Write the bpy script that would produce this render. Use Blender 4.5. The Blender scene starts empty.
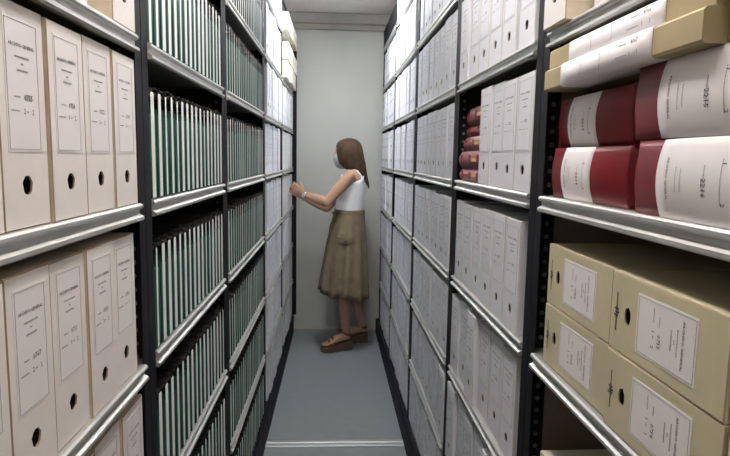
import bpy, bmesh, math, random
from mathutils import Vector, Matrix
random.seed(7)
SC = bpy.context.scene
C = SC.collection
PI = math.pi

# ------------------------------------------------------------------ camera
F = 581.16
HC = 1.55
yaw, pit, rol = (math.radians(a) for a in (3.05, 6.926, 0.983))
fw = Vector((math.sin(yaw)*math.cos(pit), math.cos(yaw)*math.cos(pit), -math.sin(pit)))
rt0 = Vector((math.cos(yaw), -math.sin(yaw), 0))
up0 = rt0.cross(fw)
RT = math.cos(rol)*rt0 + math.sin(rol)*up0
UP = -math.sin(rol)*rt0 + math.cos(rol)*up0
cam = bpy.data.cameras.new('camera')
camo = bpy.data.objects.new('camera', cam)
C.objects.link(camo)
cam.sensor_fit = 'HORIZONTAL'
cam.sensor_width = 36
cam.lens = F/730*36
cam.clip_start = 0.02
M3 = Matrix((RT, UP, -fw)).transposed()
camo.matrix_world = Matrix.Translation((0, 0, HC)) @ M3.to_4x4()
SC.camera = camo

def at(px, py, Y):
    """world point seen at a pixel, at depth Y"""
    d = fw + (px-365)/F*RT - (py-228)/F*UP
    return Vector((d.x*Y/d.y, Y, HC + d.z*Y/d.y))

# ------------------------------------------------------------------ world, exposure
w = bpy.data.worlds.new('world')
SC.world = w
w.use_nodes = True
w.node_tree.nodes['Background'].inputs[0].default_value = (0.8, 0.85, 0.9, 1)
w.node_tree.nodes['Background'].inputs[1].default_value = 0.05
SC.view_settings.view_transform = 'Standard'
SC.view_settings.look = 'None'
SC.view_settings.gamma = 1
SC.view_settings.use_curve_mapping = False
SC.view_settings.exposure = 0.2

# fluorescent luminaires: (y centre, length, strength); built below in luminaire(); middle one added to brighten the files
LAMPS = [(-1.0, 1.2, 60.0, (1.0, 0.89, 0.82)), (1.15, 1.2, 84.0, (1.0, 0.94, 0.90)), (3.84, 0.6, 185.0, (0.97, 0.985, 1.0))]

# ------------------------------------------------------------------ materials
def mat(name, col, rough=0.6, metal=0.0, noise=0.0, scale=30.0, bump=0.0, bscale=None, stretch=None, emit=0, spec=None, coat=0, col2=None, coord='Object'):
    m = bpy.data.materials.new(name)
    m.use_nodes = True
    nt = m.node_tree
    b = nt.nodes['Principled BSDF']
    b.inputs['Base Color'].default_value = (*col, 1)
    b.inputs['Roughness'].default_value = rough
    b.inputs['Metallic'].default_value = metal
    if spec is not None:
        b.inputs['Specular IOR Level'].default_value = spec
    if coat:
        b.inputs['Coat Weight'].default_value = coat
    if emit:
        b.inputs['Emission Color'].default_value = (*col, 1)
        b.inputs['Emission Strength'].default_value = emit
    if noise or bump:
        tc = nt.nodes.new('ShaderNodeTexCoord')
        mp = nt.nodes.new('ShaderNodeMapping')
        nt.links.new(tc.outputs[coord], mp.inputs[0])
        if stretch:
            mp.inputs['Scale'].default_value = stretch
        n = nt.nodes.new('ShaderNodeTexNoise')
        n.inputs['Scale'].default_value = scale
        n.inputs['Detail'].default_value = 5
        nt.links.new(mp.outputs[0], n.inputs['Vector'])
        if noise:
            r = nt.nodes.new('ShaderNodeValToRGB')
            lo = col2 if col2 else tuple(max(0, c*(1-noise)) for c in col)
            hi = col if col2 else tuple(min(1, c*(1+noise)) for c in col)
            r.color_ramp.elements[0].position = 0.3
            r.color_ramp.elements[1].position = 0.7
            r.color_ramp.elements[0].color = (*lo, 1)
            r.color_ramp.elements[1].color = (*hi, 1)
            nt.links.new(n.outputs['Fac'], r.inputs[0])
            nt.links.new(r.outputs[0], b.inputs['Base Color'])
        if bump:
            n2 = nt.nodes.new('ShaderNodeTexNoise')
            n2.inputs['Scale'].default_value = bscale or scale
            n2.inputs['Detail'].default_value = 4
            nt.links.new(mp.outputs[0], n2.inputs['Vector'])
            bp = nt.nodes.new('ShaderNodeBump')
            bp.inputs['Strength'].default_value = bump
            bp.inputs['Distance'].default_value = 0.01
            nt.links.new(n2.outputs['Fac'], bp.inputs['Height'])
            nt.links.new(bp.outputs[0], b.inputs['Normal'])
    return m

MT = {
 'wall': mat('grey_green_paint', (0.435, 0.445, 0.415), 0.7, noise=0.03, scale=4, bump=0.03, bscale=60),
 'sidewall': mat('side_wall_paint', (0.50, 0.46, 0.40), 0.8, noise=0.03, scale=4),
 'ceil': mat('ceiling_paint', (0.88, 0.85, 0.82), 0.8, noise=0.03, scale=5),
 'beam': mat('beam_paint', (0.30, 0.29, 0.265), 0.7, noise=0.05, scale=9),
 'floor': mat('grey_vinyl', (0.185, 0.210, 0.216), 0.42, noise=0.05, scale=14, bump=0.02, bscale=200),
 'alu': mat('aluminium', (0.42, 0.43, 0.44), 0.45, 0.9, noise=0.06, scale=30, stretch=(1, 20, 1)),
 'zinc': mat('galvanised_steel', (0.56, 0.56, 0.54), 0.46, 0.8, noise=0.10, scale=22, stretch=(.4, 3, 3)),
 'black': mat('black_lacquered_steel', (0.009, 0.009, 0.012), 0.65, noise=0.2, scale=20, spec=0.12),
 'panel': mat('dark_grey_sheet_steel', (0.018, 0.018, 0.018), 0.6, noise=0.15, scale=12, spec=0.2),
 'greige': mat('greige_shaded_card', (0.20, 0.165, 0.13), 0.7, noise=0.08, scale=12),  # shade painted in: stands for white box sides lying in shadow
 'rivet': mat('zinc_rivet', (0.13, 0.13, 0.125), 0.5, 0.2),
 'card_white': mat('white_card', (0.66, 0.675, 0.725), 0.62, noise=0.04, scale=14, bump=0.04, bscale=120),
 'card_pale': mat('off_white_card', (0.735, 0.705, 0.68), 0.62, noise=0.05, scale=12, bump=0.04, bscale=120),
 'card_cream': mat('cream_card', (0.50, 0.46, 0.305), 0.6, noise=0.07, scale=10, bump=0.05, bscale=90),
 'card_ivory': mat('ivory_card', (0.78, 0.75, 0.62), 0.6, noise=0.05, scale=10),
 'kraft': mat('kraft_card_edge', (0.32, 0.235, 0.16), 0.75, noise=0.1, scale=30),
 'kraft_light': mat('pale_card_edge', (0.62, 0.54, 0.42), 0.75, noise=0.08, scale=30),
 'edge_white': mat('worn_white_card_edge', (0.55, 0.52, 0.47), 0.7, noise=0.1, scale=30),
 'hole': mat('shaded_card_inside', (0.022, 0.013, 0.009), 0.85, noise=0.1, scale=60),  # near-black: the shade inside the finger holes is put into the colour
 'paper': mat('label_paper', (0.76, 0.735, 0.735), 0.55, noise=0.02, scale=20),
 'paper_white': mat('white_label_paper', (0.68, 0.695, 0.745), 0.55, noise=0.02, scale=20),
 'ink': mat('black_ink', (0.075, 0.07, 0.08), 0.6),
 'ink_grey': mat('grey_ink', (0.30, 0.28, 0.30), 0.6),
 'red': mat('dark_red_leatherette', (0.140, 0.008, 0.012), 0.42, spec=0.3, noise=0.18, scale=9, bump=0.05, bscale=240),
 'maroon': mat('maroon_book_cloth', (0.17, 0.025, 0.024), 0.45, noise=0.2, scale=25, bump=0.06, bscale=200),
 'gold': mat('gold_lettering', (0.75, 0.52, 0.18), 0.4, 0.3),
 'khaki': mat('khaki_board', (0.345, 0.28, 0.15), 0.55, noise=0.10, scale=9, bump=0.05, bscale=60),
 'band': mat('white_paper_band', (0.80, 0.78, 0.80), 0.5, noise=0.02, scale=12),
 'green': mat('dark_green_card', (0.013, 0.058, 0.045), 0.6, spec=0.15, noise=0.15, scale=25),
 'green2': mat('green_card', (0.024, 0.085, 0.066), 0.6, spec=0.15, noise=0.15, scale=25),
 'strip': mat('white_plastic_strip', (0.80, 0.83, 0.80), 0.32, noise=0.03, scale=30),
 'clip': mat('dark_metal_clip', (0.022, 0.020, 0.020), 0.5, 0.0),
 'lampbody': mat('white_enamel', (0.85, 0.85, 0.85), 0.35),
 'skin': mat('skin', (0.38, 0.225, 0.15), 0.45, noise=0.06, scale=14, spec=0.35),
 'hair': mat('brown_hair', (0.070, 0.042, 0.022), 0.6, spec=0.12, noise=0.5, scale=26, stretch=(6, 6, .35), bump=0.5, col2=(0.020, 0.012, 0.008)),
 'top': mat('white_ribbed_cotton', (0.86, 0.87, 0.88), 0.75, bump=0.08, bscale=60, stretch=(1, 1, 3)),
 'khakicloth': mat('khaki_cotton', (0.165, 0.133, 0.080), 0.85, noise=0.14, scale=18, bump=0.15, bscale=60),
 'khakidark': mat('khaki_cotton_trim', (0.14, 0.112, 0.068), 0.85, noise=0.14, scale=18),
 'brownleather': mat('brown_leather', (0.095, 0.035, 0.022), 0.45, noise=0.15, scale=25),
 'cork': mat('cork_sole', (0.075, 0.048, 0.034), 0.75, noise=0.3, scale=60),
 'silver': mat('silver', (0.85, 0.85, 0.84), 0.2, 1.0),
 'mask': mat('grey_mask_cloth', (0.36, 0.36, 0.37), 0.8, noise=0.08, scale=40),
 'button': mat('dark_button', (0.05, 0.035, 0.02), 0.4),
}
def lampmat(name, s, col):
    return mat(name, col, 0.4, emit=s)

# ------------------------------------------------------------------ helpers
class MB:
    def __init__(s): s.v, s.f, s.m = [], [], []
    def add(s, vs, fs, mi=0):
        o = len(s.v); s.v += [tuple(v) for v in vs]
        s.f += [tuple(i+o for i in f) for f in fs]; s.m += [mi]*len(fs)
    def box(s, x0, x1, y0, y1, z0, z1, mi=0):
        s.add([(x0,y0,z0),(x1,y0,z0),(x1,y1,z0),(x0,y1,z0),(x0,y0,z1),(x1,y0,z1),(x1,y1,z1),(x0,y1,z1)],
              [(0,3,2,1),(4,5,6,7),(0,1,5,4),(1,2,6,5),(2,3,7,6),(3,0,4,7)], mi)
    def rings(s, rs, mi=0, cap=True, closed=True):
        n = len(rs[0]); vs = [p for r in rs for p in r]; fs = []
        for i in range(len(rs)-1):
            for j in range(n if closed else n-1):
                k = (j+1) % n
                fs.append((i*n+j, i*n+k, (i+1)*n+k, (i+1)*n+j))
        if cap:
            fs.append(tuple(reversed(range(n)))); fs.append(tuple((len(rs)-1)*n+j for j in range(n)))
        s.add(vs, fs, mi)
    def tube(s, pts, rad, n=10, mi=0, flat=None):
        pts = [Vector(p) for p in pts]; rs = []
        if not hasattr(rad, '__len__'): rad = [rad]*len(pts)
        ref = Vector((0.31, 0.83, 0.47)).normalized()
        for i, p in enumerate(pts):
            t = (pts[min(i+1, len(pts)-1)]-pts[max(i-1, 0)]).normalized()
            a = t.cross(ref).normalized(); b = t.cross(a)
            rs.append([p+(a*math.cos(2*PI*k/n)+b*math.sin(2*PI*k/n))*rad[i] for k in range(n)])
        # rounded ends
        t0 = (pts[0]-pts[1]).normalized(); t1 = (pts[-1]-pts[-2]).normalized()
        e0 = [[pts[0]+(q-pts[0])*c+t0*rad[0]*d for q in rs[0]] for c, d in ((.35,.9),(.75,.62))]
        e1 = [[pts[-1]+(q-pts[-1])*c+t1*rad[-1]*d for q in rs[-1]] for c, d in ((.75,.62),(.35,.9))]
        s.rings(e0+rs+e1, mi)
    def prism_x(s, prof, x0, x1, mi=0, cap=True):
        s.rings([[(x0, y, z) for y, z in prof], [(x1, y, z) for y, z in prof]], mi, cap)
    def mesh(s, name, mats, smooth=False):
        me = bpy.data.meshes.new(name)
        me.from_pydata(s.v, [], s.f)
        for m in (mats if isinstance(mats, (list, tuple)) else [mats]):
            me.materials.append(MT[m] if isinstance(m, str) else m)
        for p, mi in zip(me.polygons, s.m):
            p.material_index = mi; p.use_smooth = smooth
        bm = bmesh.new(); bm.from_mesh(me)
        bmesh.ops.recalc_face_normals(bm, faces=bm.faces[:]); bm.to_mesh(me); bm.free()
        me.update()
        return me

def link(name, data, parent=None, M=None):
    o = bpy.data.objects.new(name, data); C.objects.link(o)
    if parent is not None: o.parent = parent
    if M is not None: o.matrix_local = M
    return o
def tag(o, label, cat, group=None, kind=None):
    o['label'] = label; o['category'] = cat
    if group: o['group'] = group
    if kind: o['kind'] = kind
    return o
def struct(name, me, label=None):
    o = link(name, me); o['kind'] = 'structure'
    if label: o['label'] = label
    return o
ORD = 'zeroth first second third fourth fifth sixth seventh eighth ninth tenth eleventh twelfth thirteenth fourteenth fifteenth sixteenth seventeenth eighteenth nineteenth twentieth twenty-first twenty-second twenty-third'.split()

_fontcache = {}
def text_geo(body, size):
    k = (body, size)
    if k in _fontcache: return _fontcache[k]
    cu = bpy.data.curves.new('t', 'FONT'); cu.body = body; cu.size = size
    cu.align_x = 'CENTER'; cu.align_y = 'CENTER'; cu.resolution_u = 1; cu.offset = size*.018
    o = bpy.data.objects.new('t', cu); C.objects.link(o)
    dg = bpy.context.evaluated_depsgraph_get()
    me = o.evaluated_get(dg).to_mesh()
    r = ([v.co.copy() for v in me.vertices], [tuple(p.vertices) for p in me.polygons])
    o.evaluated_get(dg).to_mesh_clear()
    bpy.data.objects.remove(o); bpy.data.curves.remove(cu)
    _fontcache[k] = r
    return r
def put_text(mb, body, size, x, z, y=-0.0010, mi=0, sx=1.0, vertical=False):
    vs, fs = text_geo(body, size)
    if vertical:   # reads from top to bottom
        mb.add([(x+v.y, y, z-v.x*sx) for v in vs], fs, mi)
    else:
        mb.add([(x+v.x*sx, y, z+v.y) for v in vs], fs, mi)

# ------------------------------------------------------------------ rows
class Row:
    def __init__(s, side, x0, slope):
        s.side, s.x0, s.sl = side, x0, slope
    def X(s, Y): return s.x0 + s.sl*Y
    def M(s, Y, d, z, rz=0.0):
        if s.side == 'L':
            a = PI/2 - math.atan(s.sl); X = s.X(Y) - d
        else:
            a = -PI/2 - math.atan(s.sl); X = s.X(Y) + d
        return Matrix.Translation((X, Y, z)) @ Matrix.Rotation(a+rz, 4, 'Z')
ROWL = Row('L', -0.38, 0.0037)
ROWR = Row('R', 0.44, -0.00735)
PL = [0.175, 1.175, 2.005, 3.065, 4.05, 5.03]
PR = [0.215, 1.225, 2.055, 3.05, 4.08, 5.03]
ZL = [0.14, 0.459, 0.777, 1.10, 1.422, 1.737, 2.05, 2.37]
ZR = [0.11, 0.44, 0.775, 1.106, 1.444, 1.773, 2.097, 2.425]
TOP = 2.60
DEPTH = 0.43
YB = 5.10
CEIL = 2.748
XL, XR = -0.38-DEPTH-0.03, 0.44+DEPTH+0.03
YF = -3.5

# ------------------------------------------------------------------ structure
m = MB(); m.box(XL-.1, XR+.1, YF-.1, YB+.1, -0.1, 0.0)
struct('floor', m.mesh('floor', 'floor'), 'grey vinyl floor of the narrow aisle')
m = MB(); m.box(XL-.1, XR+.1, YF-.1, YB+.1, CEIL, CEIL+.1)
struct('ceiling', m.mesh('ceiling', 'ceil'), 'white painted ceiling')
m = MB(); m.box(XL-.1, XR+.1, YB, YB+.1, 0, CEIL)
struct('wall_back', m.mesh('wall_back', 'wall'), 'pale grey green end wall')
m = MB(); m.box(XL-.1, XR+.1, YF-.1, YF, 0, CEIL)
struct('wall_front', m.mesh('wall_front', 'sidewall'))
m = MB(); m.box(XL-.1, XL, YF, YB, 0, CEIL)
struct('wall_left', m.mesh('wall_left', 'sidewall'))
m = MB(); m.box(XR, XR+.1, YF, YB, 0, CEIL)
struct('wall_right', m.mesh('wall_right', 'sidewall'))
# beam under the ceiling at the end wall: face board and a stepped strip below it
m = MB(); m.prism_x([(YB, 2.615), (YB-.035, 2.615), (YB-.035, 2.655), (YB-.055, 2.662), (YB-.055, 2.738), (YB-.05, 2.747), (YB, 2.747)], XL, XR)
struct('trim_1', m.mesh('trim_1', 'beam'), 'grey stepped beam along the top of the end wall')
m = MB(); m.box(XL, XR, YB-.012, YB, 0, 0.012)
struct('baseboard_back', m.mesh('baseboard_back', 'beam'))
# aluminium rail let into the floor
m = MB()
prof = [(2.968, 0.0005), (2.968, .004), (2.976, .006), (2.990, .006), (2.994, .0015), (3.010, .0015), (3.014, .006), (3.030, .006), (3.038, .004), (3.038, .0005)]
m.prism_x(prof, -0.372, 0.40)
struct('trim_2', m.mesh('trim_2', 'alu'), 'aluminium rail let into the grey floor across the aisle')

# luminaires
def luminaire(y, ln, s, col):
    o = link('fluorescent_luminaire', None); o.location = (0.03 if y > 0 else 0.30, y, CEIL-.012)
    tag(o, 'twin tube fluorescent batten on the ceiling, %s' % ('in front of the woman' if y > 2 else ('added to brighten the green files' if y > 0 else 'over the aisle mouth')), 'lamp', 'ceiling luminaires')
    b = MB(); b.box(-.018, .018, -ln/2, ln/2, -.03, 0); b.box(-.062, .062, -ln/2, -ln/2+.02, -.085, -.03); b.box(-.062, .062, ln/2-.02, ln/2, -.085, -.03)
    for yy in (-ln*.3, ln*.3): b.tube([(0, yy, -.005), (0, yy, .0095)], .004, 6)
    link('batten', b.mesh('batten', 'lampbody'), o)
    lm = lampmat('fluorescent_glow', s, col)
    for dx in (-.048, .048):
        t = MB(); t.tube([(dx, -ln/2+.012, -.068), (dx, ln/2-.012, -.068)], .013, 8)
        link('tube', t.mesh('tube', lm, True), o)
for a in LAMPS: luminaire(*a)

# ------------------------------------------------------------------ shelving units
LIP = [(0.004, .033), (-.004, .033), (-.0075, .030), (-.008, .026), (-.005, .0225), (-.0005, .021), (-.0005, .0125), (-.004, .011), (-.009, .008), (-.0095, .003), (-.006, 0.0), (.004, 0.0)]
def make_unit(row, y0, y1, zs, first_shelf, label, plinth_d, plinth_z, back='panel'):
    wd = y1-y0-.003; h = wd/2
    u = link('shelving_unit', None); u.matrix_world = row.M((y0+y1)/2, 0, 0)
    tag(u, label, 'shelving', 'bays of steel shelving')
    for sx in (-1, 1):
        b = MB()
        xa, xb = sorted((sx*h, sx*(h-.036)))
        b.box(xa, xb, 0, .0022, .0, TOP)
        xa, xb = sorted((sx*h, sx*(h-.0022)))
        b.box(xa, xb, .0022, .042, .0, TOP)
        up = link('upright', b.mesh('upright', 'black'), u)
        r = MB(); z = plinth_z+.02
        while z < TOP-.02:
            x = sx*(h-.0022)
            r.rings([[(x-sx*e, .026+rr*math.cos(k*PI/4), z+rr*math.sin(k*PI/4)) for k in range(8)] for e, rr in ((0, .0055), (.0012, .0045))], 0)
            z += .028
        rv = link('rivet_row', r.mesh('rivet_row', 'rivet'), up); rv['kind'] = 'stuff'
        b = MB(); xa, xb = sorted((sx*(h-.0002), sx*(h-.0012)))
        b.box(xa, xb, .043, DEPTH-.004, plinth_z, TOP)
        link('side_panel', b.mesh('side_panel', back), u)
    b = MB(); b.box(-h, h, DEPTH-.003, DEPTH, 0, TOP)
    link('back_panel', b.mesh('back_panel', back), u)
    # black base carriage with a chamfered top edge
    b = MB(); b.prism_x([(plinth_d, 0), (plinth_d, plinth_z-.02), (plinth_d+.006, plinth_z-.008), (-.0025, plinth_z), (-.0025, 0)], -h, h)
    b.prism_x([(.0025, plinth_z-.004), (DEPTH-.004, plinth_z-.004), (DEPTH-.004, plinth_z), (.0025, plinth_z)], -h+.004, h-.004)
    link('base_carriage', b.mesh('base_carriage', 'black'), u)
    for z in zs[first_shelf:]:
        b = MB(); b.box(-h+.0025, h-.0025, .0042, DEPTH-.004, z+.029, z+.0325)
        b.box(-h+.0025, h-.0025, DEPTH-.010, DEPTH-.004, z+.004, z+.029)
        s = link('shelf', b.mesh('shelf', 'zinc'), u)
        b = MB(); b.prism_x([(y, z+q) for y, q in LIP], -h+.0355, h-.0355)
        link('front_lip', b.mesh('front_lip', 'zinc'), s)
    return u

def end_strip(u, row, y1, yc):
    b = MB(); h = y1-yc
    b.box(h-.030, h-.004, -.034, -.0005, .17, 2.44); b.box(h-.030, h-.004, -.0005, .03, .17, .20)
    link('end_strip', b.mesh('end_strip', 'black'), u)
WALLBAY = {4: 'bay by the end wall', 3: 'second bay from wall', 2: 'third bay from wall', 1: 'fourth bay from wall', 0: 'fifth bay from wall'}
ROWN = {'L': 'row woman faces', 'R': 'row behind woman'}
unitlab = {
 ('L', 0): 'steel shelving bay of off-white archive boxes next to the bay of green files',
 ('L', 1): 'steel shelving bay of green hanging files beside the off-white archive boxes',
 ('L', 2): 'steel shelving bay of green hanging files adjoining the white boxes the woman faces',
 ('L', 3): 'steel shelving bay of white boxes between the green files and the woman',
 ('L', 4): 'steel shelving bay by the end wall that the woman is reaching into',
 ('R', 0): 'steel shelving bay with red binders and cream boxes lying flat',
 ('R', 1): 'steel shelving bay of white boxes with a stack of maroon books',
 ('R', 2): 'steel shelving bay of white boxes, third from end wall, behind woman',
 ('R', 3): 'steel shelving bay of white boxes, second from end wall, behind woman',
 ('R', 4): 'steel shelving bay of white boxes touching the end wall behind the woman',
}
for i in range(5):
    u_ = make_unit(ROWL, PL[i], PL[i+1], ZL, 1, unitlab['L', i], -.012, .165)
    if i == 4:
        end_strip(u_, ROWL, PL[5], (PL[4]+PL[5])/2)
        b = MB(); h = (PL[5]-PL[4])/2-.006; b.box(-h, h, -.006, -.0005, 2.572, 2.60); link('top_rail', b.mesh('top_rail', 'black'), u_)
    u_ = make_unit(ROWR, PR[i], PR[i+1], ZR, 1, unitlab['R', i], -.027, .135, 'greige' if i == 0 else 'panel')  # greige panels carry the tone of the next bay's shaded box sides
    if i == 4:
        b = MB(); h = (PR[5]-PR[4])/2-.006; b.box(-h, h, -.004, -.0005, 2.459, 2.60); link('fascia_panel', b.mesh('fascia_panel', 'black'), u_)

# ------------------------------------------------------------------ archive boxes
def box_mesh(name, wd, ht, dp, mats, hz=0.052, rx=.0128, rz=.0118, holed=True):
    b = MB(); h = wd/2; e = .0016
    cx, cz = 0, hz
    n = 16; ang = []
    x0, x1, z0, z1 = -h+e, h-e, e, ht-e
    per = []
    def seg(a, c, k):
        return [(a[0]+(c[0]-a[0])*i/k, a[1]+(c[1]-a[1])*i/k) for i in range(k)]
    cs = [(x1, z0), (x1, z1), (x0, z1), (x0, z0)]
    for q in range(4): per += seg(cs[q], cs[(q+1) % 4], 4)
    def hp(p, s=1.0):
        a = math.atan2((p[1]-cz)/1.0, p[0]-cx)
        return (cx+rx*s*math.cos(a), cz+rz*s*math.sin(a))
    hol = [hp(p) for p in per]
    b.rings([[(p[0], 0, p[1]) for p in per], [(p[0], 0, p[1]) for p in hol]], 0, cap=False)
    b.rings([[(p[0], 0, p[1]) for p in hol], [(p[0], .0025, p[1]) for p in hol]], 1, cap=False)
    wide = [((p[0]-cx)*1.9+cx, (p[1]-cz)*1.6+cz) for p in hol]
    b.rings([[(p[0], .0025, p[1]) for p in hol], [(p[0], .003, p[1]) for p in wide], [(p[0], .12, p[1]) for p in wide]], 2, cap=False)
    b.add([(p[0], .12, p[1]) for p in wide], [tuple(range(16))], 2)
    # shell
    fr = [(x0, z0), (x1, z0), (x1, z1), (x0, z1)]
    out = [(-h, 0), (h, 0), (h, ht), (-h, ht)]
    b.rings([[(p[0], 0, p[1]) for p in fr], [(p[0], e, p[1]) for p in out]], 1, cap=False)
    b.rings([[(p[0], e, p[1]) for p in out], [(p[0], dp, p[1]) for p in out]], 3, cap=False)
    b.add([(p[0], dp, p[1]) for p in out], [(0, 1, 2, 3)], 3)
    me = b.mesh(name, mats)
    return me

def label_mesh(paper, hw, z0, z1, y=0.0):
    b = MB(); b.box(-hw, hw, -.0006, .0002, z0, z1)
    return b.mesh('label', paper)
def printing_mesh(hw, z0, z1, num, part, seed, border=True, tone=0):
    r = random.Random(seed); b = MB(); y = -.0010
    x0, x1, a, c = -hw+.003, hw-.003, z0+.003, z1-.003
    t = .0006
    if border:
        for q in ((x0, x1, a, a+t), (x0, x1, c-t, c), (x0, x0+t, a, c), (x1-t, x1, a, c)):
            b.box(q[0], q[1], y, -.0005, q[2], q[3], 1)
    H = z1-z0; s = hw/.0375
    def zz(f): return z1-f*H
    put_text(b, 'ARCHIVO GENERAL', .0062, 0, zz(.20), sx=1.02*s)
    def words(x, z, ln, hgt):     # small print, too small to read: a broken dash of ink
        xx = x-ln/2
        while xx < x+ln/2-.001:
            l = r.uniform(.0012, .0030)
            b.box(xx, min(xx+l, x+ln/2), y, -.0005, z-hgt/2*r.uniform(.7, 1), z+hgt/2*r.uniform(.7, 1), 1)
            xx += l+.0007
    words(0, zz(.285), .032*s, .0024); words(0, zz(.335), .005*s, .0022); words(0, zz(.385), .024*s, .0026)
    words(-.014*s, zz(.585), .012*s, .0018); put_text(b, num, .0100, .010*s, zz(.585))
    words(-.019*s, zz(.69), .018*s, .0018); put_text(b, part[0], .0092, .0005*s, zz(.69)); words(.008*s, zz(.69), .005*s, .0016); put_text(b, part[1], .0092, .0195*s, zz(.69))
    return b.mesh('printing', ['ink', 'ink_grey'])

W_B, H_B, D_B = .1105, .270, .385
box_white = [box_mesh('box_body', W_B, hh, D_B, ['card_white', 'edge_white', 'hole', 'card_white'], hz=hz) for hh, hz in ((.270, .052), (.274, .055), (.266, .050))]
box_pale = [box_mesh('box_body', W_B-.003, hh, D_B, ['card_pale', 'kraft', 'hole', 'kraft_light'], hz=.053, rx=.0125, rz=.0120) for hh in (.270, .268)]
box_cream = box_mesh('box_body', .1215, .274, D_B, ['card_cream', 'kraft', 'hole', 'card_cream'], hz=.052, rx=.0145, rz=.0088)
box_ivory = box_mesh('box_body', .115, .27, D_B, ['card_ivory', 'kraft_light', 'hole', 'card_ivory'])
lab_w = label_mesh('paper_white', .0455, .092, .256)
lab_p = label_mesh('paper', .0385, .094, .252)
lab_c = label_mesh('paper', .043, .080, .218)
NUMS = ['0709', '0752', '0754', '0755', '0731', '0767']
PARTS = [('1', '2'), ('2', '2'), ('1', '1')]
prn_w = [printing_mesh(.0455, .092, .256, NUMS[i], PARTS[i % 3], i) for i in range(6)]
prn_p = [printing_mesh(.0385, .094, .252, NUMS[i], PARTS[i % 2], 10+i) for i in range(6)]
prn_c = [printing_mesh(.043, .080, .218, NUMS[i], PARTS[i % 3], 20+i) for i in range(4)]

def archive_box(row, Y, d, z, body, lab, prn, label, group, rz=0.0, lying=False, lean=0.0, wd=None):
    o = link('archive_box', None)
    M = row.M(Y, d, z, rz)
    if lying:   # on its side: bottom of the box to the viewer's left; Y is the box centre
        M = M @ Matrix.Translation((-.137, 0, .061)) @ Matrix.Rotation(PI/2, 4, 'Y')
    elif lean:
        M = M @ Matrix.Rotation(lean, 4, 'Y')
    o.matrix_world = M
    tag(o, label, 'archive box', group)
    link('box_body', body, o)
    l = link('label', lab, o) if lab else None
    if prn: link('printing', prn, l)
    return o

BOXW = .1135
def clear(row, i):
    P = PL if row.side == 'L' else PR
    return P[i]+.040, P[i+1]-.040
def fill_white(row, i, k, z, kind='white', y_lo=None, y_hi=None):
    """stand boxes on shelf k of bay i, counted from the end wall"""
    lo, hi = clear(row, i)
    if y_lo: lo = y_lo
    if y_hi: hi = y_hi
    n = int((hi-lo)/BOXW); pitch = min((hi-lo)/n, BOXW+.006)
    base = random.choice([0, 0, .004, -.003])
    y = hi
    up = ORD[k+1]
    for j in range(n):
        Y = y-W_B/2-random.uniform(.0003, .0015)
        d = base+random.uniform(-.003, .005)
        if random.random() < .07: d -= random.uniform(.004, .009)
        adj = {'white': 'white', 'pale': 'off-white'}[kind]
        lb = '%s %s archive box in %s, %s shelf up, %s' % (ORD[j+1], adj, WALLBAY[i].replace('bay by the end wall', 'bay by wall'), up, ROWN[row.side])
        rz = random.uniform(-.004, .004)
        if kind == 'white':
            q = random.randrange(3)
            archive_box(row, Y, d, z, box_white[q], lab_w, random.choice(prn_w), lb, 'white archive boxes, %s' % ROWN[row.side], rz)
        else:
            archive_box(row, Y, d, z, random.choice(box_pale), lab_p, random.choice(prn_p), lb, 'off-white archive boxes', rz)
        y -= pitch

SH = .0335
# the row behind the woman
fill_white(ROWR, 1, 5, ZR[5]+SH)
for k in (1, 2, 3): fill_white(ROWR, 1, k, ZR[k]+SH)
fill_white(ROWR, 1, 4, ZR[4]+SH, y_lo=1.2625, y_hi=1.717)
for k in range(0, 7): fill_white(ROWR, 2, k, (ZR[k]+SH) if k else .1365)
for k in range(0, 8): fill_white(ROWR, 3, k, (ZR[k]+SH) if k else .1365)
# far bay: more of the same, too many and too small to tell apart one by one
mb = MB(); lo, hi = clear(ROWR, 4)
for k in range(0, 7):
    z = (ZR[k]+SH) if k else .1365
    y = hi
    while y-W_B > lo:
        Y = y-W_B/2-.001; d = random.uniform(-.004, .008); hh = random.choice((.268, .272))
        for part, dy in ((0, 0), (1, -.0007)):
            M = ROWR.M(Y, d, z, 0)
            h = W_B/2
            q = MB()
            if part == 0: q.box(-h, h, 0, D_B, 0, hh)
            else:
                q.box(-.0455, .0455, -.0007, -.0001, .092, .256)
            mb.add([M @ Vector(v) for v in q.v], q.f, 0)
            if part == 1:
                q = MB(); q.box(-.03, .03, -.0011, -.0007, .22, .224); q.box(-.015, .02, -.0011, -.0007, .155, .163); q.box(-.009, .009, -.0011, -.0001, .042, .064)  # last plate paints the dark of the finger hole
                mb.add([M @ Vector(v) for v in q.v], q.f, 1)
        y -= BOXW+.002
o = link('archive_box_rows', mb.mesh('archive_box_rows', ['card_white', 'ink']))
tag(o, 'packed rows of white archive boxes in the bay touching the end wall behind woman', 'archive box', 'white archive boxes, row behind woman', 'stuff')

# the row the woman faces
for k in range(0, 8): fill_white(ROWL, 3, k, (ZL[k]+SH) if k else .1665)
for k in range(0, 6): fill_white(ROWL, 4, k, (ZL[k]+SH) if k else .1665)
# ivory boxes lying, two high, on the two upper shelves by the wall
for k in (6, 7):
    for lev in range(2 if k == 6 else 1):
        for j in range(3):
            lb = '%s ivory box from wall lying flat on %s shelf up%s, row woman faces' % (ORD[j+1], ORD[k+1], '' if k == 7 else (', upper layer', ', lower layer')[1-lev])
            archive_box(ROWL, 4.81-j*.284, -.03-.012*random.random(), ZL[k]+SH+lev*.1225, box_ivory, lab_c, prn_c[j], lb, 'ivory boxes lying flat', random.uniform(-.02, .02), lying=True)

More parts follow.
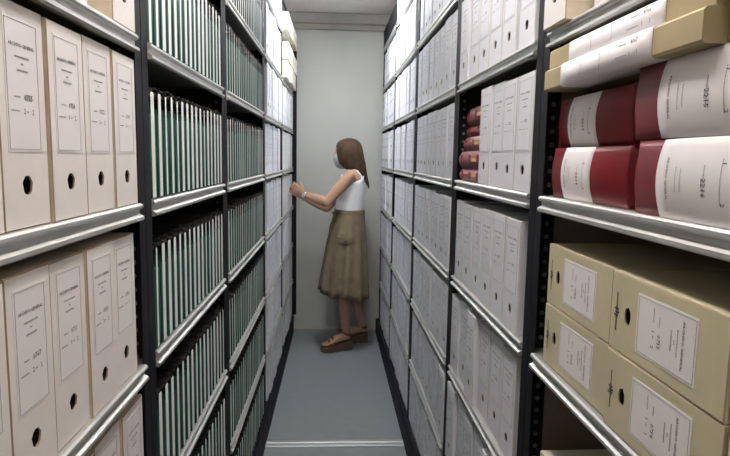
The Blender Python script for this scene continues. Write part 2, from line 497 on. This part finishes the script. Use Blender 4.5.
# off-white boxes in the bay next to the green files
def pale(Y, d, z, j, k, rz=0.0, lean=0.0, num=0):
    lb = '%s off-white archive box from the green files, %s shelf up' % (ORD[j], ORD[k+1])
    archive_box(ROWL, Y, d, z, box_pale[j % 2], lab_p, prn_p[num], lb, 'off-white archive boxes beside the green files', rz, lean=lean)
for j, Y in enumerate((1.079, .967, .855, .743, .631, .519, .405)): pale(Y, (0, .002, .0, .003, .001, 0, 0)[j], ZL[4]+SH, j+1, 4, (.004, -.004, .004, -.002, .002, 0, 0)[j], num=j % 6)
for j, Y in enumerate((1.058, .948, .838, .728, .618, .508)): pale(Y, (.004, 0, .003, .001, 0, 0)[j], ZL[3]+SH, j+1, 3, (-.006, .004, -.004, .004, .002, 0)[j], lean=(0, 0, 0, 0, 0, 0)[j], num=(j+2) % 6)
for j, Y in enumerate((1.068, .955, .842, .728)): pale(Y, (.0, .003, .002, 0)[j], ZL[2]+SH, j+1, 2, num=(j+1) % 6)
for j, Y in enumerate((1.079, .950, .838, .726, .614)): pale(Y, (-.004, .028, .026, .03, .02)[j], ZL[5]+SH, j+1, 5, num=(j+4) % 6)

# cream boxes lying flat, two stacks of two (and the start of a third)
stk = ['beside the white boxes', 'in the middle stack']
emblem = MB()
emblem.box(-.0006, .0006, -.0008, .0001, -.030, .030, 0)
for a, c, e, g in ((-.005, .005, -.006, -.003), (-.007, .003, -.001, .002), (-.004, .007, .004, .007), (-.0015, .0015, -.009, .010)):
    emblem.box(a, c, -.0009, .0001, e, g, 0)
emb = emblem.mesh('emblem', ['ink'])
for si, Yc in enumerate((1.008, .728, .449)):
    for lev in range(2):
        lb = ['cream box lying flat under the red binders, %s, %s of its stack'][0] % (('touching the upright', 'second stack from upright', 'third stack from upright')[si], ('bottom', 'top')[lev])
        o = archive_box(ROWR, Yc+(.002 if lev else -.001), (.004, -.002, .0)[si]+lev*.001, ZR[3]+SH+lev*.1225, box_cream, lab_c, prn_c[(si*2+lev) % 4], lb, 'cream boxes lying flat', (.006, -.008)[lev], lying=True)
        link('emblem', emb, o, Matrix.Translation((0, -.0002, .020)) @ Matrix.Rotation(PI/2, 4, 'Y'))

# boxes standing on the shelf above
for j, (Y, d) in enumerate(((1.128, -.018), (1.000, .025), (.885, .022), (.77, .02), (.655, .024))):
    lb = '%s off-white box from the upright, standing on the shelf above khaki cartons' % ORD[j+1]
    archive_box(ROWR, Y, d, ZR[5]+SH, box_pale[j % 2], lab_p, prn_p[j], lb, 'off-white boxes above the khaki cartons', (.01, -.008, .0, 0, 0)[j])
# one ivory box lying on the low shelf
archive_box(ROWR, 1.032, .020, ZR[2]+SH, box_ivory, lab_c, prn_c[1], 'ivory box lying flat alone on the low shelf under the cream boxes', None, .01, lying=True)

# ------------------------------------------------------------------ red binders lying flat
def red_binder(Y0, Y1, d, z, hgt, lx0, lx1, label, num, rz=0.0):
    """lying binder box: Y0 = far end, Y1 = near end (viewer's left to right)"""
    ln = Y0-Y1
    o = link('red_binder', None); o.matrix_world = ROWR.M((Y0+Y1)/2, d, z, rz)
    tag(o, label, 'binder', 'red binders lying flat')
    h = ln/2; n = 10
    def spine(x, bulge):
        return [(x, bulge*(-4)*(t*(1-t))+.004, t*hgt) for t in [i/n for i in range(n+1)]]
    b = MB()
    rs = []
    for x, bl, s in ((-h, .003, 1), (-h+.006, .008, 1), (0, .010, 1), (h-.006, .008, 1), (h, .003, 1)):
        rs.append(spine(x, bl)+[(x, .33, hgt), (x, .33, 0)])
    b.rings(rs, 0)
    link('cover', b.mesh('cover', 'red', True), o)
    for zz in (0, hgt-.003):
        b = MB(); b.box(-h-.003, h+.003, .0045, .332, zz, zz+.003); link('board', b.mesh('board', 'red'), o)
    b = MB(); rs = []
    for i in range(9):
        x = lx0+(lx1-lx0)*i/8; 
        rs.append([(x-h, p[1]-.0012 + (.0008 if i in (0, 8) else 0), p[2]) for p in spine(0, .010)[0:]]+[(x-h, p[1]+.0006, p[2]) for p in reversed(spine(0, .010))])
    b.rings(rs, 0)
    l = link('label', b.mesh('label', 'paper', True), o)
    # printing follows the bulge of the spine: reads top to bottom
    b = MB()
    def yz(zv):
        t = max(0, min(1, zv/hgt)); return .010*(-4)*t*(1-t)+.004-.0018
    def vt(body, size, x, zc, mi=0):
        vs, fs = text_geo(body, size)
        b.add([(x-h+v.y, yz(zc-v.x), zc-v.x) for v in vs], fs, mi)
    L_ = lx1-lx0
    vt('ARCHIVO GENERAL', .0062, lx0+L_*.15, hgt*.5)
    r = random.Random(int(num))
    for fx, l2 in ((.27, .3), (.33, .26), (.60, .36), (.78, .5)):
        zz = hgt*(.5+l2/2)
        while zz > hgt*(.5-l2/2):
            ll = r.uniform(.001, .003); x = lx0+L_*fx-h
            b.add([(x-.0009, yz(zz), zz), (x+.0009, yz(zz), zz), (x+.0009, yz(zz-ll), zz-ll), (x-.0009, yz(zz-ll), zz-ll)], [(0, 1, 2, 3)], 1); zz -= ll+.0008
    vt(num, .0115, lx0+L_*.60, hgt*.42); vt('1', .0095, lx0+L_*.80, hgt*.70); vt('2', .0095, lx0+L_*.80, hgt*.25)
    link('printing', b.mesh('printing', ['ink', 'ink_grey']), l)['kind'] = 'stuff'
    return o
zb = ZR[4]+SH
red_binder(1.165, .868, .012, zb, .0975, .056, .178, 'dark red binder by the upright, lower of two, white spine label', '2214', .01)
red_binder(1.165, .872, .018, zb+.0985, .0935, .056, .176, 'dark red binder by the upright, upper of two, white spine label', '2213', -.012)
red_binder(.822, .506, .0, zb, .1035, .064, .232, 'dark red binder with wide white label, lower of second stack from the upright', '2216', .0)
red_binder(.832, .516, .0, zb+.1045, .102, .066, .234, 'dark red binder with wide white label, upper of second stack from the upright', '2215', .012)

# ------------------------------------------------------------------ long khaki cartons with white paper bands
def khaki_carton(Yc, d, z, label, rz, num, bx0, bx1, ln=.50, hgt=.041):
    o = link('khaki_carton', None); o.matrix_world = ROWR.M(Yc, d, z, rz)
    tag(o, label, 'carton', 'long khaki cartons')
    h = ln/2
    pr = [(0.004, 0), (0, .004), (0, hgt-.004), (.004, hgt), (.30, hgt), (.30, 0)]
    b = MB(); b.prism_x(pr, -h, h); link('carton_body', b.mesh('carton_body', 'khaki'), o)
    b = MB()   # end flap fold on each side
    for sx in (-1, 1):
        xa, xb = sorted((sx*h, sx*(h+.0015))); b.box(xa, xb, .03, .28, .003, hgt-.006)
    link('end_flap', b.mesh('end_flap', 'khaki'), o)
    e = .0016
    def ring(x, bul):
        q = [(.05, hgt+e), (.004, hgt+e), (-e*.7-bul*.4, hgt-.002), (-e-bul, hgt*.5), (-e*.7-bul*.6, .003), (.004, -e*.2), (.05, -e*.2)]
        return [(x, y, zz) for y, zz in q]+[(x, y+.0008, zz-.0008*(1 if zz > hgt*.5 else -1)) for y, zz in reversed(q)]
    N = 8
    b = MB(); b.rings([ring(bx0+(bx1-bx0)*i/N, .005*math.sin(PI*min(1, max(0, i/N)))**.5) for i in range(N+1)], 0)
    l = link('paper_band', b.mesh('paper_band', 'band', True), o)
    b = MB(); r = random.Random(int(num))
    y = -.0085
    for x, zz, ln2 in ((bx1-.075, hgt*.70, .020), (bx1-.085, hgt*.32, .030)):
        xx = x
        while xx < x+ln2:
            l2 = r.uniform(.0015, .003); b.box(xx, xx+l2, y, y+.0003, zz-.001, zz+.001, 1); xx += l2+.001
    put_text(b, num, .0095, bx1-.032, hgt*.70, y=y); put_text(b, '1', .0085, bx1-.044, hgt*.32, y=y); put_text(b, '1', .0085, bx1-.024, hgt*.32, y=y)
    for xx in (bx0+.10, bx0+.17):
        b.box(xx, xx+.0006, y+.0012, y+.0015, .006, hgt-.006, 1)
    link('printing', b.mesh('printing', ['ink', 'ink_grey']), l)['kind'] = 'stuff'
zk = zb+.2075
khaki_carton(.905, -.022, zk-.0005, 'long khaki carton in a white paper band, lower, lying on the red binders', -.010, '4067', -.165, .145)
khaki_carton(.915, -.006, zk+.042, 'long khaki carton in a white paper band, upper, under the shelf edge', .006, '4066', -.155, .150, hgt=.0385)

# ------------------------------------------------------------------ maroon books, stacked flat
def maroon_book(Yc, d, z, hgt, rz, label, tilt=0.0):
    o = link('maroon_book', None)
    o.matrix_world = ROWR.M(Yc, d, z, rz) @ Matrix.Rotation(tilt, 4, 'Y')
    tag(o, label, 'book', 'maroon books stacked flat')
    h = .125; n = 8
    def ring(x, s=1.0):
        return [(x, .010-.012*math.sin(PI*i/n), hgt*i/n) for i in range(n+1)]+[(x, .20, hgt), (x, .20, hgt-.003), (x, .013, hgt-.003), (x, .013, .003), (x, .20, .003), (x, .20, 0)]
    b = MB(); b.rings([ring(-h), ring(h)], 0, cap=True)
    link('cover', b.mesh('cover', 'maroon'), o)
    b = MB(); b.box(-h+.004, h-.004, .0135, .196, .0035, hgt-.0035); link('pages', b.mesh('pages', 'kraft_light'), o)
    b = MB()
    for i in range(5): b.box(.045+i*.011, .053+i*.011, -.0030, .001, hgt*.42, hgt*.60)
    link('gold_title', b.mesh('gold_title', 'gold'), o)
    for x in (-.09, .012, .108):
        b = MB(); b.box(x, x+.004, -.0032, .004, hgt*.22, hgt*.78)
        link('spine_band', b.mesh('spine_band', 'maroon'), o)
zz = zb
for i, (hg, d, rz) in enumerate(((.041, .006, 0.0), (.056, .004, .015), (.046, .014, -.02), (.036, .028, .02), (.058, .020, -.03))):
    maroon_book(1.868, d, zz, hg, rz, ('bottom maroon book of the flat stack beside white boxes', 'second maroon book up in the flat stack beside white boxes', 'middle maroon book of the flat stack beside white boxes', 'thin maroon book second from top of the flat stack', 'maroon book on top of the flat stack beside white boxes')[i])
    zz += hg+.001

# ------------------------------------------------------------------ green hanging files
def file_meshes(sw, hgt, gw, green):
    out = []
    b = MB()   # filled folder: a spine tapering to the fold at the bottom, open pocket at the top
    t = .0012; hz = hgt*.85
    pr = [(-gw*.40, .002), (gw*.40, .002), (gw*.5, hz*.5), (gw*.5, hz), (gw*.5-t, hz), (gw*.46-t, hz-.012), (-gw*.46+t, hz-.012), (-gw*.5+t, hz), (-gw*.5, hz), (-gw*.5, hz*.5)]
    b.rings([[(x, y, z) for x, z in pr] for y in (.0007, .34)], 0)
    out.append(b.mesh('cover', green))
    b = MB()   # white index strip with rounded top
    pr = [(-sw/2, .004), (sw/2, .004), (sw/2, hgt-.004), (sw/2-.003, hgt), (-sw/2+.003, hgt), (-sw/2, hgt-.004)]
    b.rings([[(x, y, z) for x, z in pr] for y in (0, .0007)], 0)
    out.append(b.mesh('index_strip', 'strip'))
    b = MB(); b.tube([(0, .004, hgt-.001), (0, .002, hgt+.006), (0, .010, hgt+.010), (0, .022, hgt+.008)], .0032, 6)
    b.box(-gw*.42, gw*.42, .006, .30, hgt-.004, hgt+.0005)
    out.append(b.mesh('hook', 'clip'))
    return out
FM = {1: [file_meshes(s, h, .0415, 'green') for s, h in ((.0190, .222), (.0140, .224), (.0210, .220), (.0180, .221), (.0090, .219))],
      2: [file_meshes(s, h, .0405, g) for s, h, g in ((.0100, .222, 'green2'), (.0060, .224, 'green'), (.0125, .220, 'green2'), (.0075, .218, 'green'), (.0045, .222, 'green'))]}
def fill_files(i, k):
    lo, hi = clear(ROWL, i)
    n = {1: 16, 2: 20}[i]; p = (hi-lo)/n
    z = (ZL[k]+SH) if k else .1665
    y = hi-p/2
    ln = 0
    for j in range(n):
        o = link('hanging_file', None)
        ln = max(-.03, min(.03, ln+random.uniform(-.012, .012)))
        o.matrix_world = ROWL.M(y+random.uniform(-.001, .001), random.uniform(.0, .0005), z, random.uniform(-.002, .002)) @ Matrix.Rotation(ln*.22, 4, 'Y')
        tag(o, '%s green hanging file in %s, %s shelf up, %s' % (ORD[j+1], WALLBAY[i], ORD[k+1], ROWN['L']), 'file', 'green hanging files')
        q = random.choice(FM[i])
        link('cover', q[0], o); link('index_strip', q[1], o); link('hook', q[2], o)
        y -= p
for k in (1, 2, 3, 4, 5): fill_files(1, k)
for k in range(0, 7): fill_files(2, k)

# ------------------------------------------------------------------ the woman
def remeshed(mb, name, matname, voxel=.006, smooth=4):
    me = mb.mesh(name+'_src', matname)
    o = link(name+'_src', me)
    a = o.modifiers.new('r', 'REMESH'); a.mode = 'VOXEL'; a.voxel_size = voxel
    s = o.modifiers.new('s', 'SMOOTH'); s.iterations = smooth; s.factor = .5
    dg = bpy.context.evaluated_depsgraph_get()
    out = bpy.data.meshes.new_from_object(o.evaluated_get(dg))
    out.name = name
    for p in out.polygons: p.use_smooth = True
    if not out.materials: out.materials.append(MT[matname])
    bpy.data.objects.remove(o)
    return out
PX, PY = 0.115, 4.60
person = link('person', None); person.location = (PX, PY, 0)
tag(person, 'woman in white tank top and khaki skirt reaching into the shelf boxes', 'person')
IT = Matrix.Translation((-PX, -PY, 0))
def part(name, me, parent=person):
    me.transform(IT)
    return link(name, me, parent)
def ell(cx, cy, z, rx, ry, n=28, sq=2.0):
    out = []
    for k in range(n):
        a = 2*PI*k/n; c, s = math.cos(a), math.sin(a)
        out.append(Vector((cx+rx*math.copysign(abs(c)**(2/sq), c), cy+ry*math.copysign(abs(s)**(2/sq), s), z)))
    return out
B = MB()
cy0 = 4.60
torso = [(.88, .105, .095, .128), (.96, .110, .104, .142), (1.04, .112, .104, .138), (1.12, .116, .102, .132), (1.19, .122, .100, .134), (1.25, .124, .106, .142),
         (1.30, .124, .114, .150), (1.345, .132, .104, .158), (1.385, .142, .088, .166), (1.415, .150, .070, .150), (1.437, .154, .056, .095), (1.455, .152, .048, .062), (1.49, .138, .045, .050), (1.54, .122, .046, .050)]
B.rings([ell(cx, cy0, z, rx, ry) for z, cx, rx, ry in torso])
# head
hc_ = Vector((.098, cy0, 1.588))
head = []
for t, cx, rx, ry in ((-.132, .060, .020, .022), (-.122, .062, .034, .036), (-.105, .070, .054, .052), (-.08, .080, .072, .061), (-.05, .088, .083, .068), (-.015, .095, .090, .073), (.02, .100, .093, .075), (.05, .103, .090, .073), (.075, .105, .078, .064), (.093, .106, .055, .046), (.101, .107, .028, .024)):
    head.append(ell(cx, cy0, hc_.z+t, rx, ry, 24, 2.2))
B.rings(head)
# nose, brow, lips, chin, ears
B.tube([(.016, cy0, 1.603), (.004, cy0, 1.585), (-.006, cy0, 1.566), (.004, cy0, 1.556)], [.007, .009, .012, .010], 8)
B.tube([(.016, cy0-.035, 1.612), (.008, cy0, 1.614), (.016, cy0+.035, 1.612)], .009, 8)
for zl in (1.532, 1.522): B.tube([(.017, cy0-.02, zl), (.008, cy0, zl), (.017, cy0+.02, zl)], .006, 8)
for sy in (-1, 1):
    B.tube([(.108, cy0+sy*.074, 1.606), (.118, cy0+sy*.083, 1.598), (.113, cy0+sy*.080, 1.575), (.104, cy0+sy*.074, 1.56)], [.009, .011, .009, .007], 8)
# arms
shL = at(351.5, 174.5, 4.445); elL = at(327, 202.5, 4.41); wrL = at(304.5, 194.5, 4.50)
shR = Vector((.135, 4.765, 1.402)); elR = at(327, 208, 4.74); wrR = at(303, 197, 4.72)
def lerp(a, b, t): return a+(b-a)*t
for sh, el, wr in ((shL, elL, wrL), (shR, elR, wrR)):
    inn = Vector((.145, cy0+(sh.y-cy0)*.55, 1.395))
    B.tube([inn, lerp(inn, sh, .6), sh, lerp(sh, el, .25), lerp(sh, el, .6), lerp(sh, el, .9), el], [.050, .052, .050, .047, .043, .037, .036], 14)
    B.tube([lerp(sh, el, .93), el, lerp(el, wr, .25), lerp(el, wr, .55), lerp(el, wr, .85), wr], [.035, .037, .040, .035, .027, .024], 14)
# hands: palm, four fingers with bends, thumb
def hand(wr, tip, side):
    d = (tip-wr).normalized()
    up = Vector((0, 0, 1)); up = (up-d*up.dot(d)).normalized()
    nrm = d.cross(up)         # across the palm thickness
    # palm: flat slab, wide in 'up', thin in nrm
    rs = []
    for t, wu, wn in ((-.012, .022, .018), (.012, .027, .016), (.04, .036, .015), (.068, .040, .0135), (.084, .037, .011)):
        c = wr+d*t
        rs.append([c+up*wu*math.cos(2*PI*k/14)+nrm*wn*math.sin(2*PI*k/14) for k in range(14)])
    B.rings(rs)
    for i, (o, l) in enumerate(((.029, .066), (.0095, .074), (-.010, .070), (-.029, .054))):
        base = wr+d*.074+up*o
        b1 = base+d*l*.50+nrm*side*.004+up*o*.10
        b2 = b1+(d*.80+nrm*side*.60).normalized()*l*.32
        b3 = b2+(d*.45+nrm*side*.90).normalized()*l*.24
        B.tube([base-d*.02, base, b1, b2, b3], [.0095, .0092, .0085, .0078, .0068], 8)
    tb = wr+d*.030+up*.024
    t1 = tb+(d*.7+up*.7+nrm*side*.25).normalized()*.036
    t2 = t1+(d*.9+up*.25+nrm*side*.45).normalized()*.030
    B.tube([tb-d*.012-up*.010, tb, t1, t2], [.013, .0125, .0105, .0085], 8)
rowx = -.38+.0037*4.55
tipL = Vector((rowx+.035, 4.535, at(289, 187, 4.5).z))
hand(wrL, tipL, 1)
tipR = Vector((rowx+.03, 4.70, at(290, 189, 4.7).z))
hand(wrR, tipR, -1)
# legs and feet
anL = at(345.5, 331, 4.555); anR = at(361.5, 327, 4.755)
FEET = []
for an, hipy, knee in ((anL, cy0-.085, Vector((.070, 4.53, .52))), (anR, cy0+.085, Vector((.150, 4.71, .53)))):
    hip = Vector((.112, cy0+(hipy-cy0)*.75, .90))
    B.tube([hip, lerp(hip, knee, .4), lerp(hip, knee, .85), knee, lerp(knee, an, .22), lerp(knee, an, .45), lerp(knee, an, .75), an], [.070, .068, .058, .053, .052, .048, .036, .030], 16)
    heel = Vector((an.x+.020, an.y+.008, .088))
    dr = Vector((-1, -.34 if an is anL else -.20, 0)).normalized()
    toe = heel+dr*.205; toe.z = .052
    FEET.append((heel, toe, dr))
    B.tube([an+Vector((.004, 0, .012)), an, lerp(an, heel, .45), heel+dr*.004+Vector((0, 0, .022))], [.030, .031, .032, .029], 14)
    sd = Vector((-dr.y, dr.x, 0))
    rs = []
    for t, wv, hv, zc in ((0, .022, .020, .104), (.05, .029, .034, .110), (.10, .033, .034, .100), (.145, .039, .022, .080), (.175, .040, .016, .069), (.192, .034, .012, .063)):
        c = heel+dr*t; c.z = zc
        rs.append([c+sd*wv*math.cos(2*PI*k/14)+Vector((0, 0, 1))*hv*math.sin(2*PI*k/14) for k in range(14)])
    B.rings(rs)
    for i, (o, l) in enumerate(((-.026, .030), (-.012, .034), (.001, .032), (.014, .028), (.026, .022))):
        b0 = heel+dr*.180+sd*(o if an is anL else -o)*1.0; b0.z = .064
        B.tube([b0, b0+dr*l*.6+Vector((0, 0, .003)), b0+dr*l-Vector((0, 0, .004))], [.0095, .0085, .0075], 8)
body = part('body', remeshed(B, 'body', 'skin', .0055, 3))

# tank top: follows the torso, ends at the waist, scooped at neck and arms
T = MB()
def tank():
    n = 40
    lev = [(1.085, .115, .113, .146), (1.12, .117, .112, .143), (1.19, .122, .110, .145), (1.25, .124, .115, .152), (1.30, .124, .123, .159), (1.345, .132, .112, .164), (1.375, .140, .098, .160)]
    rs = [ell(cx, cy0, z, rx, ry, n) for z, cx, rx, ry in lev]
    # small horizontal folds at the waist
    for i in (1, 2):
        for k, p in enumerate(rs[i]): p.x += .003*math.sin(k*.9+i*2)
    # top edge rises at front and back, dips under the arms
    for zt, cx, rx, ry in ((1.392, .144, .094, .152),):
        r = ell(cx, cy0, zt, rx, ry, n)
        for k, p in enumerate(r):
            c = abs(math.cos(2*PI*k/n)); p.z = 1.352+.062*c**.8; p.y = cy0+(p.y-cy0)*(1.0 if c < .5 else .97)
        rs.append(r)
    inner = [[Vector((.13+(p.x-.13)*.93, cy0+(p.y-cy0)*.93, p.z)) for p in r] for r in reversed(rs)]
    T.rings(rs+inner, 0, cap=False)
    for sy in (-1, 1):      # shoulder straps, front to back over the shoulder
        pts = [(.070, .066, 1.385), (.088, .080, 1.418), (.114, .092, 1.442), (.147, .097, 1.452), (.174, .095, 1.444), (.195, .088, 1.420), (.213, .080, 1.387), (.224, .076, 1.352)]
        rr = []
        for i, (x, y, z) in enumerate(pts):
            a = PI*(1-i/(len(pts)-1)); nx, nz = math.cos(a), math.sin(a)
            ww = (.030, .024, .020, .018, .019, .023, .030, .036)[i]
            p = Vector((x, cy0+sy*y, z)); nr = Vector((nx, 0, nz))*.006
            rr.append([p+nr*.6+Vector((0, -ww, 0)), p+nr+Vector((0, 0, 0)), p+nr*.6+Vector((0, ww, 0)), p-nr+Vector((0, ww, 0)), p-nr+Vector((0, -ww, 0))])
        T.rings(rr, 0)
tank()
part('tank_top', T.mesh('tank_top', 'top', True))

# skirt
hemL, hemR = at(318.5, 298, 4.55), at(368, 301, 4.62)
S = MB(); n = 96; rs = []
for i in range(15):
    t = i/14
    z = 1.135+(.452-1.135)*t
    f = t**.75
    xl = lerp(Vector((.006, 0, 0)), Vector((hemL.x, 0, 0)), f).x; xr = lerp(Vector((.232, 0, 0)), Vector((hemR.x, 0, 0)), t**.6).x
    ry = .138+(.205-.138)*t**.6
    cx = (xl+xr)/2; rx = (xr-xl)/2
    r = []
    for k in range(n):
        a = 2*PI*k/n
        pl = 1+(.012+.060*t)*math.sin(11*a+.6*math.sin(3*a)+1.3*math.sin(a))*min(1, t*2.5)
        zz = z - (.035*t)*math.cos(a)*1.0 - .012*t*math.sin(5*a)
        r.append(Vector((cx+rx*pl*math.cos(a), cy0+ry*pl*math.sin(a), zz)))
    rs.append(r)
inner = [[Vector((cx_ + (p.x-cx_)*.97, cy0+(p.y-cy0)*.97, p.z+.002)) for p in r for cx_ in (.09,)] for r in reversed(rs)]
S.rings(rs+inner, 0, cap=False)
skirt = part('skirt', S.mesh('skirt', 'khakicloth', True))
Wb = MB(); Wb.rings([ell(.1185, cy0, z, rx, ry, 40) for z, rx, ry in ((1.098, .1215, .1455), (1.110, .1235, .1475), (1.128, .1225, .1465), (1.142, .1185, .1435), (1.142, .112, .137), (1.10, .112, .137))], 0, cap=False)
part('waistband', Wb.mesh('waistband', 'khakidark', True), skirt)
# pocket flap with its button, on the side facing the aisle mouth
pc = at(345, 240, 4.43)
def skirt_y(x, z):
    t = (1.135-z)/(1.135-.452); ry = .138+.067*t**.6
    xl = .006+(hemL.x-.006)*t**.75; xr = .232+(hemR.x-.232)*t**.6
    cx, rx = (xl+xr)/2, (xr-xl)/2
    return cy0-ry*math.sqrt(max(.02, 1-((x-cx)/rx)**2))*1.03
Pk = MB(); rr = []
for z, dy in ((pc.z+.030, .006), (pc.z+.022, .012), (pc.z-.012, .013), (pc.z-.022, .010)):
    row = []
    for i in range(9):
        x = pc.x-.062+.124*i/8
        row.append(Vector((x, skirt_y(x, z)-dy, z-(.010*(1-abs(i-4)/4) if z < pc.z else 0))))
    rr.append(row+[p+Vector((0, .012, 0)) for p in reversed(row)])
Pk.rings(rr, 0)
part('pocket_flap', Pk.mesh('pocket_flap', 'khakidark', False), skirt)
Bt = MB(); bx, bz = pc.x+.004, pc.z-.012
by = skirt_y(bx, bz)-.016
Bt.rings([[Vector((bx+r_*math.cos(k*PI/5), by+dy, bz+r_*math.sin(k*PI/5))) for k in range(10)] for r_, dy in ((.013, .006), (.013, 0), (.010, -.003))], 0)
part('button', Bt.mesh('button', 'button'), skirt)
# tied belt ends hanging at the front
Bl = MB(); k0 = Vector((.004, cy0-.095, 1.118))
Bl.tube([k0+Vector((.006, .01, .008)), k0+Vector((-.012, -.004, 0)), k0+Vector((-.006, -.012, -.014))], [.012, .016, .010], 8)
for dx, dz in ((-.050, -.20), (-.028, -.24)):
    e = k0+Vector((dx, .02, dz)); pts = [k0, lerp(k0, e, .5)+Vector((-.012, 0, 0)), e]
    Bl.rings([[p+Vector((-.003, -.014, 0)), p+Vector((.003, -.014, 0)), p+Vector((.003, .014, 0)), p+Vector((-.003, .014, 0))] for p in pts], 0)
part('belt_bow', Bl.mesh('belt_bow', 'khakidark'), skirt)

# hair: a mantle open to the face, falling behind the shoulders
Hh = MB()
def hair():
    n = 60
    # (z, x_front, x_back, half width, opening half angle toward the face)
    top = 1.697
    lev = [(top, .085, .135, .020, 0), (top-.010, .058, .165, .046, 0), (top-.028, .026, .188, .068, .05), (top-.05, .010, .202, .082, .22), (top-.085, .000, .212, .092, .36), (top-.12, -.002, .220, .096, .44),
           (top-.16, .006, .228, .100, .55), (top-.20, .016, .236, .102, .68), (top-.235, .034, .243, .102, .9), (top-.265, .072, .250, .100, 1.3), (top-.30, .130, .258, .086, 1.75), (top-.335, .172, .266, .068, 2.05), (top-.365, .205, .272, .045, 2.3), (top-.385, .232, .272, .022, 2.6)]
    rs = []
    for li, (z, xf, xb, hw, op) in enumerate(lev):
        cx = (xf+xb)/2; rx = (xb-xf)/2
        o, i_ = [], []
        for k in range(n+1):
            a = -PI+op+(2*PI-2*op)*k/n      # 0 = back (+x)
            lock = 1+.022*math.sin(li*1.1+a*2)*(li > 5)+.045*math.sin(a*13+li*.45)*(.4+.6*min(1, li/5))+.015*math.sin(a*31+li*.4)
            o.append(Vector((cx+rx*lock*math.cos(a), cy0+hw*lock*math.sin(a), z-.006*math.sin(a*9)*(li > 8))))
            th = .80 if li > 1 else .5
            i_.append(Vector((cx+rx*th*math.cos(a), cy0+hw*th*math.sin(a), z-.004)))
        rs.append(o+list(reversed(i_)))
    Hh.rings(rs, 0)
hair()
part('hair', Hh.mesh('hair', 'hair', True))

# face mask
K = MB(); rs = []
for z, xf, hw in ((1.574, .004, .050), (1.560, -.008, .056), (1.535, -.012, .058), (1.508, -.006, .054), (1.478, .010, .044), (1.464, .024, .036)):
    o = []
    for k in range(13):
        a = -1.25+2.5*k/12
        o.append(Vector((xf+.085-.088*math.cos(a), cy0+(hw+.008)*math.sin(a)/math.sin(1.25), z)))
    rs.append(o+[p+Vector((.004, 0, 0)) for p in reversed(o)])
K.rings(rs, 0)
mk = part('face_mask', K.mesh('face_mask', 'mask', True))

# eyes
for sy in (-1, 1):
    E_ = MB(); c = Vector((.020, cy0+sy*.031, 1.594))
    E_.rings([[c+Vector((-.009*math.cos(t), .011*math.sin(t)*math.cos(k*PI/5), .007*math.sin(t)*math.sin(k*PI/5))) for k in range(10)] for t in (.15, .6, 1.1, 1.5)], 0)
    part('eye', E_.mesh('eye', 'button', True))

# wristwatch
wc = lerp(elL, wrL, .955); dd = (wrL-elL).normalized()
a_ = dd.cross(Vector((0, 0, 1))).normalized(); b_ = dd.cross(a_)
Wt = MB(); Wt.rings([[wc+dd*t+(a_*math.cos(2*PI*k/18)+b_*math.sin(2*PI*k/18))*r_ for k in range(18)] for t, r_ in ((-.010, .0275), (-.010, .0305), (.010, .0300), (.010, .0265))], 0, cap=False)
wt = part('wristwatch', Wt.mesh('wristwatch', 'silver', True))
cc = wc+a_*.030*(1 if a_.y < 0 else -1); nn = a_*(1 if a_.y < 0 else -1)
Wd = MB(); Wd.rings([[cc+nn*t+(dd*math.cos(2*PI*k/16)+b_*math.sin(2*PI*k/16))*r_ for k in range(16)] for t, r_ in ((-.004, .016), (.003, .017), (.006, .015))], 0)
part('watch_case', Wd.mesh('watch_case', 'silver', False), wt)

# wedge sandals
for heel, toe, dr in FEET:
    sd = Vector((-dr.y, dr.x, 0))
    G = MB(); rs = []
    for t, wv, zt in ((-.032, .018, .078), (-.024, .028, .080), (0, .033, .082), (.05, .032, .072), (.10, .036, .060), (.15, .043, .048), (.19, .043, .045), (.215, .034, .046), (.226, .018, .047)):
        c = heel+dr*t
        rs.append([Vector((c.x, c.y, 0))+sd*-wv*.94+Vector((0, 0, .001 if t < .2 else .008)), Vector((c.x, c.y, 0))+sd*wv*.94+Vector((0, 0, .001 if t < .2 else .008)), Vector((c.x, c.y, zt*.9))+sd*wv, Vector((c.x, c.y, zt))+sd*wv*.95, Vector((c.x, c.y, zt))-sd*wv*.95, Vector((c.x, c.y, zt*.9))-sd*wv])
    G.rings(rs, 0)
    so = part('sandal_sole', G.mesh('sandal_sole', 'cork'))
    for t, hw, zb_, zt in ((.158, .044, .05, .098), (.128, .041, .055, .118)):
        Q = MB(); c = heel+dr*t
        row = []
        for k in range(11):
            a = PI*k/10
            row.append(Vector((c.x, c.y, 0))+sd*hw*math.cos(a)+Vector((0, 0, zb_+(zt-zb_)*math.sin(a))))
        Q.rings([[p+dr*e for p in row]+[p+dr*e-Vector((0, 0, .006)) for p in reversed(row)] for e in (-.012, .012)], 0)
        part('strap', Q.mesh('strap', 'brownleather', True), so)
    Q = MB(); c = heel+dr*.012; row = []
    ring_c = Vector((c.x, c.y, .135))
    Q.rings([[ring_c+Vector((0, 0, e))+(dr*math.cos(2*PI*k/16)*.040+sd*math.sin(2*PI*k/16)*.037)*r_+Vector((0, 0, .010*math.cos(2*PI*k/16))) for k in range(16)] for e, r_ in ((-.010, 1), (.010, 1), (.010, .9), (-.010, .9), (-.010, 1))], 0, cap=False)
    part('ankle_strap', Q.mesh('ankle_strap', 'brownleather', True), so)
